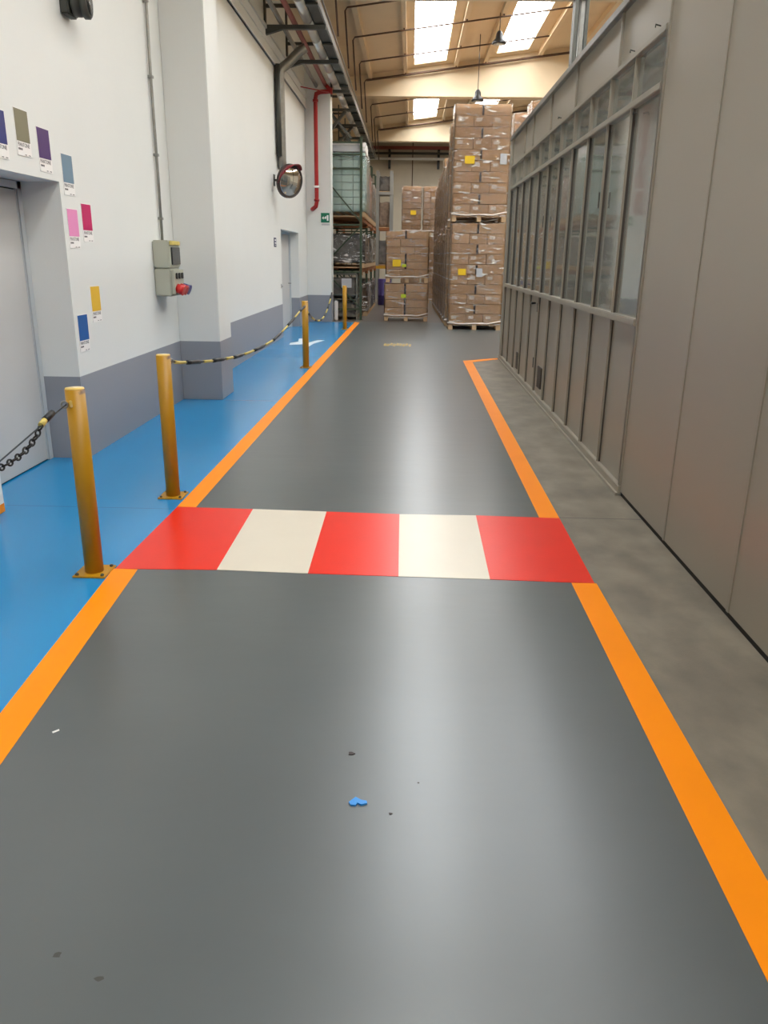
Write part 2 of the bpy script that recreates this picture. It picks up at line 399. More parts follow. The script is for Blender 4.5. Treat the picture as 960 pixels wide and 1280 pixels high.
# ---------------------------------------------------------------- roof
AP = 4.55
def rz(x): return 6.64 + .127 * (x if x < AP else 2 * AP - x)
SK = [(-.03, .84), (2.2, 3.06), (6.04, 6.9), (8.26, 9.13)]
BEAMS = [-2 - 9, -2, 7, 16, 25, 34]
b = MB()
def slab(bm, x0, x1, y0, y1, t=.22):
    bm.prism([(x0, rz(x0)), (x1, rz(x1)), (x1, rz(x1) + t), (x0, rz(x0) + t)], 'y', y0, y1)
xs = [-3.6] + [v for s in SK for v in s] + [12.0]
for i in range(0, len(xs), 2):
    if xs[i] < AP < xs[i + 1]:
        slab(b, xs[i], AP, -8, 36.2); slab(b, AP, xs[i + 1], -8, 36.2)
    else: slab(b, xs[i], xs[i + 1], -8, 36.2)
for x0, x1 in SK:
    for yb_ in BEAMS:
        slab(b, x0, x1, max(yb_ - .75, -8), yb_ + .75)
    slab(b, x0, x1, 35.2, 36.2)
    # raised kerbs round the opening
for xr in (-1.25, -.27, 1.12, 1.93, 3.42, 4.5, 5.68, 7.17, 7.98, 9.37, 10.4):
    z = rz(xr); b.box(xr - .05, xr + .05, -8, 36, z - .15, z + .02)
struct(b.build('ceiling', M['ceil']))
k = 0
BSK = [(-7.25, -2.75), (-1.25, 6.25), (7.75, 15.25), (16.75, 24.25), (25.75, 33.25)]
for (y0, y1) in BSK:
    for x0, x1 in SK:
        k += 1
        p = MB().prism([(x0, rz(x0) + .16), (x1, rz(x1) + .16), (x1, rz(x1) + .19), (x0, rz(x0) + .19)], 'y', y0, y1).build('window_%d' % k, M['sky'])
        struct(p, 'white translucent roof light')
for yb_ in BEAMS[1:]:
    b = MB()
    L0 = -2.6 if yb_ < 21 else -3.4
    prof = [(L0, 5.95), (11.8, 5.95), (11.8, rz(11.8) + .02), (AP, rz(AP) + .02), (L0, rz(L0) + .02)]
    b.prism(prof, 'y', yb_ - .35, yb_ - .04)
    b.box(L0, 11.8, yb_ - .39, yb_, 5.92, 6.03)
    struct(b.build('roof_beam', M['beam']))

# ---------------------------------------------------------------- conduit frames under the roof
CG = 'thin conduit runs under the roof'
for i, (y, xe) in enumerate([(15.3, 4.2), (17.7, 4.2), (19.9, 3.7), (22.2, 3.3), (24.35, 2.9), (28.0, 3.6), (30.4, 3.3), (33.2, 3.0)]):
    z = rz(-1.43) - .19
    t = thing('conduit_run', (-1.43, y, 5.2), None, 'conduit', CG)
    pts = [(-1.34, y, 5.2), (-1.41, y, z - .06), (-1.37, y, z), (xe, y, z + .127 * (xe + 1.37))]
    MB().tube(pts, .017, 8).build('pipe', M['conduit'], t)
    for x in (-.27, 1.12, 1.93, 3.42):
        if x < xe: MB().box(x - .015, x + .015, y - .012, y + .012, z + .127 * (x + 1.37), rz(x) - .1).build('hanger', M['conduit'], t)
    t['label'] = ['thin brown conduit under the roof, in the bay above the frame top', 'thin brown conduit crossing roof above the frame, nearest set', 'thin brown conduit crossing the skylights, upper one of three in view', 'thin brown conduit crossing the skylights, middle one of three', 'thin brown conduit just in front of the near concrete beam', 'thin brown conduit crossing the far skylight behind the near beam, first one', 'thin brown conduit behind the near beam, middle one', 'thin brown conduit just in front of the far beam'][i]

# pendant lamps
def pendant(x, y, z, ztop, label):
    t = thing('pendant_lamp', (x, y, z), label, 'lamp', 'pendant lamps')
    MB().lathe((x, y, z), (0, 0, 1), [(.02, 0), (.155, 0), (.16, .02), (.13, .07), (.085, .11), (.075, .2), (.05, .25), (.02, .27)]).build('shade', M['lamp'], t)
    MB().lathe((x, y, z - .004), (0, 0, 1), [(.0, 0), (.12, 0), (.12, .006), (0, .006)]).build('lens', M['lampglass'], t)
    MB().tube([(x, y, z + .26), (x, y, ztop)], .008, 8).build('rod', M['lamp'], t)
pendant(1.86, 20, 6.17, rz(1.93) - .1, 'black bell-shaped pendant lamp hanging left of the right-hand skylight')
pendant(1.58, 22, 5.36, rz(1.58), 'black bell-shaped pendant lamp on long wire just above the tallest carton stack')

# steel column behind booth
t = thing('steel_column', (2.86, 15.8, 0), 'grey steel column rising behind the grey booth', 'column')
MB().box(2.74, 2.79, 15.66, 15.92, 0, 5.92).build('flange', M['dark_steel'], t)
MB().box(2.93, 2.98, 15.66, 15.92, 0, 5.92).build('flange', M['dark_steel'], t)
MB().box(2.79, 2.93, 15.78, 15.80, 0, 5.92).build('web', M['steel'], t)
MB().tube([(2.83, 15.70, 0), (2.83, 15.70, 5.91)], .018, 8).build('cable_pipe', M['steel'], t)
tag(MB().tube([(-1.35, 24.5, rz(-1.35) - .17), (4.4, 24.5, rz(4.4) - .17), (6.2, 24.5, rz(4.4) - .2)], .03, 8).build('roof_pipe', M['conduit'], None, 'base'), 'dark pipe along the top of the near concrete beam under the ribs', 'pipe')
tag(MB().tube([(-1.35, 33.5, rz(-1.35) - .17), (4.4, 33.5, rz(4.4) - .17)], .03, 8).build('roof_pipe', M['conduit'], None, 'base'), 'dark pipe along the top of the far concrete beam', 'pipe')

# ---------------------------------------------------------------- pipes and trays along the left wall
Y0, Y1 = 4, 35.2
def along(name, x, z, r, m, label, y0=Y0, y1=Y1, cat='pipe'):
    return tag(MB().tube([(x, y0, z), (x, y1, z)], r, 14).build(name, m, None, 'base'), label, cat)
along('red_pipe', -2.1, 5.42, .045, M['redpipe_dusty'], 'dusty red pipe running along the top of the left wall', y1=20.4)
along('grey_pipe', -2.33, 5.42, .04, M['steel'], 'grey pipe nearest the left wall on the high brackets')
along('steel_pipe', -1.99, 5.60, .03, M['steel'], 'thin steel pipe above the red pipe on the high brackets')
ins = thing('insulated_pipe', (-1.87, 12, 5.47), 'thick silver insulated pipe in short lengths beside the red pipe', 'pipe')
y = 4.0
MB().tube([(-1.87, 4, 5.47), (-1.87, 30, 5.47)], .045, 12).build('inner_pipe', M['dark_steel'], ins)
while y < 29:
    MB().tube([(-1.87, y, 5.47), (-1.87, y + 1.2, 5.47)], .088, 16).build('insulation_sleeve', M['insul'], ins); y += 1.26
tr = thing('cable_tray', (-1.69, 12, 5.46), 'dark ladder cable tray with bright outer rail beside the insulated pipe', 'cable tray')
MB().box(-1.78, -1.77, Y0, Y1, 5.44, 5.54).build('side_rail', M['tray'], tr)
MB().box(-1.60, -1.57, Y0, Y1, 5.44, 5.55).build('side_rail', M['steel'], tr)
MB().box(-1.77, -1.60, Y0, Y1, 5.455, 5.47).build('tray_bottom', M['tray'], tr)
y = Y0 + .3
while y < Y1: MB().box(-1.775, -1.575, y, y + .14, 5.41, 5.44).build('rung', M['dark_steel'], tr); y += 1.25
MB().tube([(-1.52, Y0, 5.51), (-1.52, Y1, 5.51)], .015, 8).build('edge_conduit', M['steel'], tr)
# brackets
def bracket(y, i):
    xw = -2.61 if y < 20 else (-2.0 if y < 21.2 else -2.5)
    t = thing('pipe_bracket', (xw, y, 5.2), None, 'bracket', 'high wall brackets')
    MB().box(xw, xw + .035, y - .05, y + .05, 5.22, rz(xw) - .01).build('wall_leg', M['dark_steel'], t)
    MB().box(xw, -1.55, y - .04, y + .04, 5.30, 5.365).build('arm', M['dark_steel'], t)
    MB().box(xw, -1.93, y - .03, y + .03, 5.63, 5.68).build('upper_arm', M['dark_steel'], t)
    if xw < -2.1:
        MB().prism([(xw, 5.21), (xw + .36, 5.31), (xw, 5.31)], 'y', y - .045, y + .045).build('gusset', M['dark_steel'], t)
    if i in (7, 8):
        MB().bar((-2.45, y + .05, 4.62), (-1.85, y + .05, 5.31), .12, .07).build('brace', M['dark_steel'], t)
        MB().bar((-1.70, y + .16, 4.66), (-2.30, y + .02, 5.31), .10, .06).build('brace', M['dark_steel'], t)
    t['label'] = 'dark steel pipe bracket, ' + ['near the frame top, above the grey dado wall', 'right above the near white pillar', 'first bracket past the near pillar', 'second bracket past the near pillar', 'just before the sloping grey duct', 'just past the sloping grey duct', 'bracket on the far white pillar', 'first bracket beyond the far pillar', 'second bracket beyond the far pillar', 'third bracket beyond the far pillar', 'fourth bracket beyond the far pillar', 'last bracket by the far wall'][i]
for i, y in enumerate((5.0, 7.6, 10.2, 12.8, 15.3, 17.8, 20.75, 23.2, 25.8, 28.4, 31.0, 33.3)): bracket(y, i)
# branching grey ducts going down
t = thing('grey_duct', (-2.5, 16.2, 3.2), 'grey duct dropping down the white wall above the round mirror', 'duct')
MB().tube([(-2.05, 16.5, 5.30), (-2.16, 16.5, 5.24), (-2.40, 16.35, 4.98), (-2.5, 16.3, 4.90), (-2.52, 16.3, 4.8), (-2.52, 16.3, 3.36), (-2.518, 16.31, 3.26), (-2.518, 16.36, 3.21)], .085, 14).build('duct_pipe', M['steel'], t)
MB().tube([(-2.54, 16.15, 4.95), (-2.54, 16.15, 3.4)], .05, 10).build('side_pipe', M['dark_steel'], t)
t = thing('red_riser_pipe', (-2.3, 20.4, 2.7), 'bright red pipe dropping down the face of the far white pillar', 'pipe')
MB().tube([(-1.95, 20.42, 5.28), (-2.22, 20.42, 5.26), (-2.31, 20.42, 5.22), (-2.33, 20.42, 5.12), (-2.33, 20.42, 2.86), (-2.35, 20.42, 2.76), (-2.42, 20.45, 2.71), (-2.46, 20.55, 2.70), (-2.46, 20.595, 2.70)], .048, 14).build('pipe', M['redpipe'], t)
for z, s in ((5.08, 1), (2.9, 1), (3.2, 0)):
    MB().tube([(-2.33, 20.42, z - .025), (-2.33, 20.42, z + .025)], .066, 14).build('pipe_collar', M['redpipe'] if s else M['white'], t)
MB().tube([(-1.98, 20.42, 5.28), (-1.93, 20.42, 5.28)], .07, 14).build('pipe_collar', M['redpipe'], t)
MB().tube([(-2.1, 20.42, 5.42), (-1.95, 20.42, 5.28)], .045, 12).build('elbow', M['redpipe'], t)
MB().tube([(-2.6, 19.7, 5.24), (-2.0, 20.4, 5.25)], .012, 8).build('brace_rod', M['redpipe'], t)
# pipes on the end wall
along_x = lambda name, y, z, r, m, label: tag(MB().tube([(-1.9, y, z), (8, y, z)], r, 10).build(name, m, None, 'base'), label, 'pipe')
along_x('red_pipe', 35.6, 5.93, .07, M['redpipe_dusty'], 'dusty red pipe across the far wall below the far beam')
along_x('dark_pipe', 35.6, 5.72, .05, M['dark_steel'], 'dark pipe across the far wall between red and pale pipes')
along_x('white_pipe', 35.5, 5.50, .05, M['white'], 'pale pipe across the far wall, lowest of three')
for i, x in enumerate((-1.0, 1.05)):
    tag(MB().box(x - .05, x + .05, 35.7, 35.99, 5.15, 5.86).box(x - .04, x + .04, 35.42, 35.9, 5.55, 5.62).box(x - .04, x + .04, 35.5, 35.9, 5.80, 5.86).build('pipe_bracket', M['lamp'], None, 'base'), ['black bracket on the far wall, left one of two', 'black bracket on the far wall, right one near the tall cartons'][i], 'bracket', 'far wall brackets')

# ---------------------------------------------------------------- things on the left wall
t = thing('wall_floodlight', (-2.61, 6.5, 3.2), 'dark grey round wall lamp high above the coloured cards', 'lamp')
MB().box(-2.61, -2.545, 6.50, 6.68, 3.27, 3.48, .01).build('mounting_box', M['dark_steel'], t)
MB().lathe((-2.545, 6.60, 3.37), (1, .12, 0), [(.02, 0), (.095, 0), (.10, .015), (.10, .055), (.09, .06), (.09, .07), (.112, .075), (.112, .11), (.1, .12), (.02, .12)]).build('lamp_head', M['dark_steel'], t)
MB().lathe((-2.426, 6.614, 3.37), (1, .12, 0), [(0, 0), (.085, 0), (.085, .004), (0, .004)]).build('lens', M['window_dark'], t)
t = thing('conduit_pipe', (-2.585, 8.4, 1.74), 'thin grey conduit running down the wall to the switch box', 'conduit')
MB().tube([(-2.585, 8.52, 1.74), (-2.585, 8.53, 2.3), (-2.585, 8.52, 3.2), (-2.585, 8.56, 4.6), (-2.585, 8.56, 6.2)], .014, 10).build('pipe', M['steel'], t)
for z in (1.95, 2.55, 3.25, 3.9):
    MB().box(-2.61, -2.565, 8.50, 8.55, z - .012, z + .012).build('clip', M['steel'], t)
t = thing('switch_box', (-2.61, 8.43, 1.2), 'grey socket and switch box on the wall left of the near pillar', 'switch box')
MB().box(-2.61, -2.44, 8.24, 8.62, 1.19, 1.46, .012).box(-2.61, -2.44, 8.24, 8.62, 1.465, 1.735, .012).build('casing', M['box_grey'], t)
MB().box(-2.44, -2.425, 8.26, 8.60, 1.69, 1.73, .004).build('lid', M['sleeve_y'], t)
MB().box(-2.44, -2.425, 8.30, 8.58, 1.50, 1.67, .003).build('breaker_window', M['window_dark'], t)
MB().box(-2.44, -2.41, 8.26, 8.61, 1.21, 1.45, .006).build('socket_panel', M['box_grey'], t)
for k in range(3):
    MB().box(-2.41, -2.395, 8.31 + k * .1, 8.36 + k * .1, 1.36, 1.42, .004).build('switch', M['window_dark'], t)
for k, mm in enumerate(('red_plug', 'red_plug', 'blue_plug')):
    s_ = MB().tube([(-2.41, 8.33 + k * .11, 1.27), (-2.34, 8.33 + k * .11, 1.245)], .048, 14).build('socket', M[mm], t)
    MB().tube([(-2.345, 8.33 + k * .11, 1.247), (-2.335, 8.33 + k * .11, 1.243)], .052, 14).build('socket_cap', M[mm], s_)

def text_obj(txt, size, m, parent, loc, rot):
    cu = bpy.data.curves.new('lettering', 'FONT'); cu.body = txt; cu.size = size; cu.extrude = .0004; cu.resolution_u = 2
    tmp = bpy.data.objects.new('tmp', cu); COL.objects.link(tmp)
    dg = bpy.context.evaluated_depsgraph_get(); dg.update()
    me = bpy.data.meshes.new_from_object(tmp.evaluated_get(dg)); bpy.data.objects.remove(tmp)
    me.materials.clear(); me.materials.append(m)
    o = bpy.data.objects.new('lettering', me); COL.objects.link(o); o.parent = parent
    o.location = Vector(loc) - Vector(parent['_o']); o.rotation_euler = rot; o['_o'] = parent['_o']
    return o
SW = [('navy blue', (40, 44, 116), 5.235, 2.455, 'leftmost above the doorway'),
      ('olive grey', (124, 118, 92), 5.562, 2.502, 'above the doorway'), ('dark purple', (74, 40, 104), 5.872, 2.432, 'above the corner of the doorway'),
      ('slate blue', (112, 138, 156), 6.238, 2.305, 'beside the top corner of the doorway'), ('light pink', (232, 142, 190), 6.24, 1.923, 'just right of the doorway'),
      ('magenta', (196, 20, 96), 6.52, 1.975, 'right of the pink card'), ('yellow', (230, 184, 52), 6.54, 1.345, 'on the lower wall above the blue card'),
      ('bright blue', (10, 88, 160), 6.228, 1.137, 'lowest on the wall beside the doorway')]
for nm, rgb, y, z, where in SW:
    t = thing('colour_swatch_card', (-2.608, y + .1, z - .29), '%s colour card on the white wall, %s' % (nm, where), 'colour card', 'colour cards on the white wall')
    MB().box(-2.6095, -2.606, y, y + .2, z - .288, z).build('card', M['card'], t)
    MB().box(-2.606, -2.6045, y + .004, y + .192, z - .2, z - .004).build('colour_field', mat('swatch_' + nm.replace(' ', '_'), rgb, .4, var=.02), t)
    text_obj('PANTONE', .036, M['ink'], t, (-2.6055, y + .012, z - .232), (math.pi / 2, 0, math.pi / 2))
    b = MB()
    for k in range(3): b.box(-2.606, -2.6052, y + .014 + k * .02, y + .03 + k * .02, z - .254, z - .242)
    b.box(-2.606, -2.6052, y + .10, y + .125, z - .281, z - .276); b.box(-2.606, -2.6052, y + .15, y + .18, z - .281, z - .276)
    b.build('small_print', M['ink'], t)
# convex mirror
t = thing('convex_mirror', (-2.61, 15.7, 2.6), 'round convex traffic mirror with dark red hood on the white wall', 'mirror')
mc = Vector((-2.27, 15.65, 2.915)); ax = Vector((.80, -.68, -.22)).normalized()
R = .27
prof = [(R * math.sin(a * math.pi / 180 * 2.2) / math.sin(22 * math.pi / 180), .075 * math.cos(a / 10 * math.pi / 2)) for a in range(10, -1, -1)]
b = MB(); b.lathe(mc, ax, prof, 40)
mir = b.build('mirror_face', M['mirror'], t)
MB().lathe(mc, ax, [(.05, -.06), (.3, -.05), (R + .018, -.012), (R + .022, .01), (R + .004, .014), (R - .004, .0)], 40).build('rim', M['mirror_rim'], t)
# hood arc
u = ax.cross(Vector((0, 0, 1))).normalized(); v = u.cross(ax).normalized()
bm = MB(); rings = []
for i in range(25):
    a = math.radians(-8 + 145 * i / 24) 
    dirv = u * math.cos(a) * (1) + v * math.sin(a)
    e = math.sin(math.pi * i / 24)
    p0 = mc + dirv * (R + .02); p1 = mc + dirv * (R + .055) + ax * (.02 + .16 * e); p2 = mc + dirv * (R + .045) + ax * (.02 + .16 * e); p3 = mc + dirv * (R + .008)
    rings.append([bm.bm.verts.new(p) for p in (p0, p1, p2, p3)])
for a_, b_ in zip(rings, rings[1:]):
    for j in range(4): f = bm.bm.faces.new((a_[j], a_[(j + 1) % 4], b_[(j + 1) % 4], b_[j])); f.smooth = True
bm.bm.faces.new(rings[0]); bm.bm.faces.new(rings[-1][::-1])
bm.build('hood', M['hood'], t)
MB().tube([mc - ax * .05, mc - ax * .14, (-2.6, 15.85, 2.95)], .022, 10).build('arm', M['dark_steel'], t)
MB().box(-2.61, -2.595, 15.78, 15.92, 2.85, 3.05).build('wall_plate', M['dark_steel'], t)
# signs
t = thing('exit_sign', (-2.145, 20.6, 2.4), 'green emergency exit sign with white arrow and door on the far pillar', 'sign')
MB().box(-2.25, -2.04, 20.585, 20.6, 2.40, 2.62).build('panel', M['green'], t)
MB().box(-2.105, -2.065, 20.582, 20.585, 2.44, 2.57).build('door_symbol', M['white'], t)
MB().prism([(-2.225, 2.505), (-2.185, 2.545), (-2.185, 2.515), (-2.15, 2.515), (-2.15, 2.495), (-2.185, 2.495), (-2.185, 2.465)], 'y', 20.582, 20.585).build('arrow_symbol', M['white'], t)
MB().prism([(-2.15, 2.53), (-2.12, 2.55), (-2.115, 2.51), (-2.135, 2.47), (-2.15, 2.49)], 'y', 20.582, 20.585).build('running_figure', M['white'], t)
tag(MB().box(-2.24, -2.04, 20.59, 20.6, 2.335, 2.37).build('sign_strip', M['greysheet'], None, 'base'), 'thin grey strip directly under the green exit sign', 'sign')
t = thing('door_plate', (-2.61, 15.75, 1.78), 'small dark blue plate on the wall left of the rear doorway', 'sign')
MB().box(-2.61, -2.60, 15.64, 15.86, 1.76, 1.93).build('plate', M['navy'], t)
MB().box(-2.60, -2.597, 15.68, 15.80, 1.87, 1.90).box(-2.60, -2.597, 15.68, 15.82, 1.82, 1.845).box(-2.60, -2.597, 15.68, 15.76, 1.785, 1.80).build('lettering', M['card'], t)
t = thing('light_switch', (-2.61, 16.35, 1.03), 'tiny grey button on the wall at the rear doorway edge', 'switch')
MB().box(-2.61, -2.59, 16.33, 16.40, .98, 1.06, .004).build('plate', M['greysheet'], t)
MB().box(-2.59, -2.582, 16.35, 16.38, 1.0, 1.03, .002).build('button', M['dark_steel'], t)

# ---------------------------------------------------------------- bollards
def bollard(x, y, label, r=.047, h=.972, hook=(1, 0)):
    t = thing('yellow_bollard', (x, y, 0), label, 'bollard', 'yellow bollards')
    MB().tube([(x, y, .008), (x, y, h - .004)], r, 28).build('post', M['yellow'], t)
    MB().lathe((x, y, h - .006), (0, 0, 1), [(r - .001, 0), (r - .003, .008), (0, .009)], 28).build('cap', M['yellow_top'], t)
    bp = MB().box(x - .085, x + .085, y - .085, y + .085, .001, .010, .002).build('base_plate', M['yellow'], t)
    for sx in (-1, 1):
        for sy in (-1, 1):
            MB().lathe((x + sx * .066, y + sy * .066, .010), (0, 0, 1), [(.010, 0), (.010, .007), (.004, .012), (0, .012)], 6).build('bolt', M['dark_steel'], bp)
    return t
b1 = bollard(-1.632, 3.78, 'yellow bollard nearest the viewer, at the near end of the crossing')
b2 = bollard(-1.618, 5.17, 'second yellow bollard, at the far end of the crossing')
b3 = bollard(-1.55, 11.88, 'third yellow bollard, in front of the white floor arrow')
b4 = bollard(-1.503, 18.55, 'farthest yellow bollard, before the storage rack')
b0 = bollard(-1.66, 1.3, 'yellow bollard just outside the left edge of the photo')
def eye(t, x, y, z, d):
    d = Vector(d).normalized(); p = Vector((x, y, z)) + d * .045
    s = MB().torus(p + d * .022, .016, .005, Matrix.Rotation(math.pi / 2, 3, 'X') @ Matrix.Identity(3), 1.0)
    s.tube([Vector((x, y, z)) + d * .04, p + d * .01], .006, 8); s.build('chain_eye', M['steel'], t)
eye(b1, -1.632, 3.78, .90, (-.6, -1, 0)); eye(b2, -1.618, 5.17, .925, (.45, 1, 0)); eye(b3, -1.55, 11.88, .90, (0, -1, 0)); eye(b3, -1.55, 11.88, .90, (-.3, 1, 0)); eye(b0, -1.66, 1.3, .85, (0, 1, 0))
MB().box(-1.645, -1.63, 3.726, 3.735, .885, .92, .003).build('clasp', M['yellow_top'], b1)

def sag(p, q, drop, n):
    p = Vector(p); q = Vector(q)
    return [p.lerp(q, i / n) - Vector((0, 0, drop * 4 * (i / n) * (1 - i / n))) for i in range(n + 1)]
# tape-sleeved chain, bollard 2 -> 3
t = thing('barrier_chain', (-1.58, 8.5, .6), 'long yellow and black sleeved chain hanging between second and third bollards', 'chain')
zz = [(5.2, .925), (5.24, .922), (5.45, .885), (5.83, .84), (6.3, .79), (6.72, .754), (7.2, .715), (7.75, .690), (8.4, .672), (9.14, .676), (9.6, .70), (10.04, .737), (10.8, .81), (11.3, .862), (11.8, .90)]
def zc(y):
    for a, b_ in zip(zz, zz[1:]):
        if a[0] <= y <= b_[0]: return a[1] + (b_[1] - a[1]) * (y - a[0]) / (b_[0] - a[0])
def cx(y): return -1.60 + .055 * (y - 5.24) / 6.5
MB().tube([(cx(5.21), 5.21, .924)] + [(cx(y / 10), y / 10, zc(y / 10)) for y in range(53, 118, 2)] + [(-1.548, 11.84, .90)], .007, 6).build('core_chain', M['chain'], t)
y = 5.36; k = 0
while y < 11.5:
    L_ = (.24, .33)[k % 2] if y < 7.3 else (.42, .50)[k % 2]
    e = min(y + L_, 11.7)
    pts = [(cx(a), a, zc(a)) for a in [y + (e - y) * j / 4 for j in range(5)]]
    MB().tube(pts, (.016 if k % 2 else .012), 10).build('black_sleeve' if k % 2 else 'yellow_sleeve', M['black'] if k % 2 else M['sleeve_y'], t)
    y = e + (.05, .12)[k % 2]; k += 1
# sleeved chain, bollard 3 -> far pillar
t = thing('barrier_chain', (-1.7, 15, .6), 'short yellow and black chain from the third bollard to the far pillar', 'chain')
pts = sag((-1.57, 11.93, .90), (-2.0, 20.62, .72), .42, 24)
MB().tube(pts, .008, 6).build('core_chain', M['chain'], t)
for k in range(12):
    MB().tube(pts[2 * k:2 * k + 3] if k % 2 else [pts[2 * k].lerp(pts[2 * k + 1], .2), pts[2 * k + 1], pts[2 * k + 2]], .017, 8).build('black_sleeve' if k % 2 else 'yellow_sleeve', M['black'] if k % 2 else M['sleeve_y'], t)
# dark link chain and wire, bollard 1 -> 0
t = thing('link_chain', (-1.65, 3.0, .6), 'dark steel link chain hanging in a curve from the nearest bollard towards the left edge', 'chain')
ctl = [(3.44, .862), (3.39, .826), (3.33, .80), (3.27, .783), (3.21, .772), (3.12, .764), (3.0, .764), (2.8, .752), (2.5, .735), (2.3, .733), (2.1, .74), (1.8, .77), (1.36, .845)]
P = []
for (ya, za), (yb2, zb2) in zip(ctl, ctl[1:]):
    for i in range(20): P.append(Vector((-1.655, ya + (yb2 - ya) * i / 20, za + (zb2 - za) * i / 20)))
lk = None; acc = 0; k = 0; last = P[0]
for i in range(1, len(P)):
    acc += (P[i] - P[i - 1]).length
    if acc >= .034 and k < 62:
        acc = 0; d = (P[i] - last).normalized(); c = (P[i] + last) / 2; last = P[i]
        rot = d.to_track_quat('X', 'Z').to_matrix() @ Matrix.Rotation(math.pi / 2 * (k % 2) + .4, 3, 'X')
        if lk is None:
            lk = MB().torus((0, 0, 0), .0125, .0042, Matrix.Identity(3), 1.55, 14, 6).build('link', M['chain'], t, keep=True)
            o = lk
        else:
            o = lk.copy(); COL.objects.link(o); o.parent = t
        o.location = c - Vector(t['_o']); o.rotation_euler = rot.to_euler(); k += 1
MB().tube([(-1.654, 3.43, .858), (-1.652, 3.47, .874)], .014, 8).build('yellow_sleeve', M['sleeve_y'], t)
MB().tube([(-1.652, 3.47, .874), (-1.651, 3.55, .893)], .016, 8).build('black_sleeve', M['black'], t)
tag(MB().tube([(-1.66, 3.73, .90)] + [(-1.655, 3.55, .876), (-1.655, 3.04, .790), (-1.655, 2.6, .748), (-1.655, 2.2, .745), (-1.66, 1.8, .785), (-1.66, 1.35, .86)], .0035, 6).build('wire_rope', M['wire'], None, 'base'), 'thin grey wire rope running above the dark link chain from the nearest bollard', 'wire')

# ---------------------------------------------------------------- metal booth
BX = 1.53; ZT = 3.37; Z1 = 2.95; Z2 = 2.63; ZM = 1.2
t = thing('glazed_metal_booth', (3.2, 6, 0), 'long grey-beige metal booth with glazed upper panels along the right side', 'booth')
MY = [5.45 + .704 * i for i in range(12)]  # mullions, last at 13.2
MY[-1] = 13.2
YB0, YB1 = -3.6, 13.45
# solid near panels
edges = [YB0, -2.6, -1.6, -.6, .4, 1.4, 2.41, 3.42, 4.41, 5.425]
for a, c in zip(edges, edges[1:]):
    MB().box(BX, BX + .05, a + .004, c - .004, .03, ZT).build('solid_panel', M['booth'], t)
    MB().box(BX - .006, BX, a - .012, a + .012, .03, ZT).build('joint_strip', M['booth_frame'], t)
MB().box(BX + .012, BX + .045, YB0, 5.44, 0, ZT - .01).build('joint_backing', M['booth_dark'], t)
MB().box(BX + .005, BX + .04, YB0, 5.42, .0, .03).build('floor_gap', M['booth_dark'], t)
# glazed part frame
MB().box(BX - .02, BX + .05, 5.42, YB1, .0, .07, .004).box(BX - .035, BX - .02, 5.42, YB1, 0, .02).build('base_rail', M['booth_frame'], t)
MB().box(BX - .025, BX + .03, 5.46, 13.22, ZM - .025, ZM + .025, .006).build('mid_rail', M['booth_frame'], t)
MB().box(BX - .02, BX + .03, 5.46, 13.22, Z2 - .02, Z2 + .025, .005).build('transom', M['booth_frame'], t)
MB().box(BX - .02, BX + .03, 5.46, 13.22, Z1 - .02, Z1 + .02, .005).build('transom', M['booth_frame'], t)
MB().box(BX - .03, BX + .05, YB0, YB1, ZT - .03, ZT + .03, .005).build('top_rail', M['steel'], t)
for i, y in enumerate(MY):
    w = .015
    MB().box(BX - .004, BX + .045, y - w, y + w, .07, ZM - .02, .002).box(BX - .012, BX - .004, y - w * .5, y + w * .5, .07, ZM - .02).build('mullion', M['booth_frame'], t)
    MB().box(BX + .002, BX + .012, y - w - .006, y - w, .07, ZM - .02).build('shade_strip', M['grille_and_shade'], t)  # dark strip beside each mullion, shadow line put in as colour
    MB().box(BX + .002, BX + .018, y - w - .007, y - w, ZM + .025, Z2 - .02).build('shade_strip', M['grille_and_shade'], t)
    MB().box(BX - .004, BX + .045, y - w, y + w, ZM + .02, Z1 - .02, .002).box(BX - .012, BX - .004, y - w * .5, y + w * .5, ZM + .02, Z1 - .02).build('mullion', M['booth_frame'], t)
MB().box(BX - .012, BX + .05, 5.425, 5.47, .07, ZT, .004).build('corner_post', M['booth_frame'], t)
MB().box(BX - .015, BX + .05, 13.2, YB1, .07, ZT, .004).build('corner_post', M['booth_frame'], t)
for a, c in zip(MY, MY[1:]):
    MB().box(BX + .012, BX + .03, a + .015, c - .015, .07, ZM - .025).build('lower_panel', M['booth'], t)
    MB().box(BX + .018, BX + .024, a + .015, c - .015, ZM + .025, Z2 - .02).build('glass_pane', M['pane'], t)
    MB().box(BX + .018, BX + .024, a + .015, c - .015, Z2 + .025, Z1 - .02).build('glass_pane', M['pane'], t)
TY = [5.45, 6.70, 8.35, 9.75, 11.1, 11.84, 13.2]
for a, c in zip(TY, TY[1:]):
    MB().box(BX + .012, BX + .03, a, c, Z1 + .02, ZT - .03).build('upper_panel', M['booth'], t)
    if a > 5.5: MB().box(BX - .008, BX + .03, a - .018, a + .018, Z1 + .02, ZT - .03, .004).build('upper_mullion', M['booth_frame'], t)
# hooks
for y, z in ((5.66, 3.0), (6.25, 2.99), (9.07, 3.0), (6.0, 2.56)):
    MB().tube([(BX, y, z), (BX - .035, y - .01, z + .005), (BX - .035, y - .01, z - .012)], .004, 6).build('hook', M['dark_steel'], t)
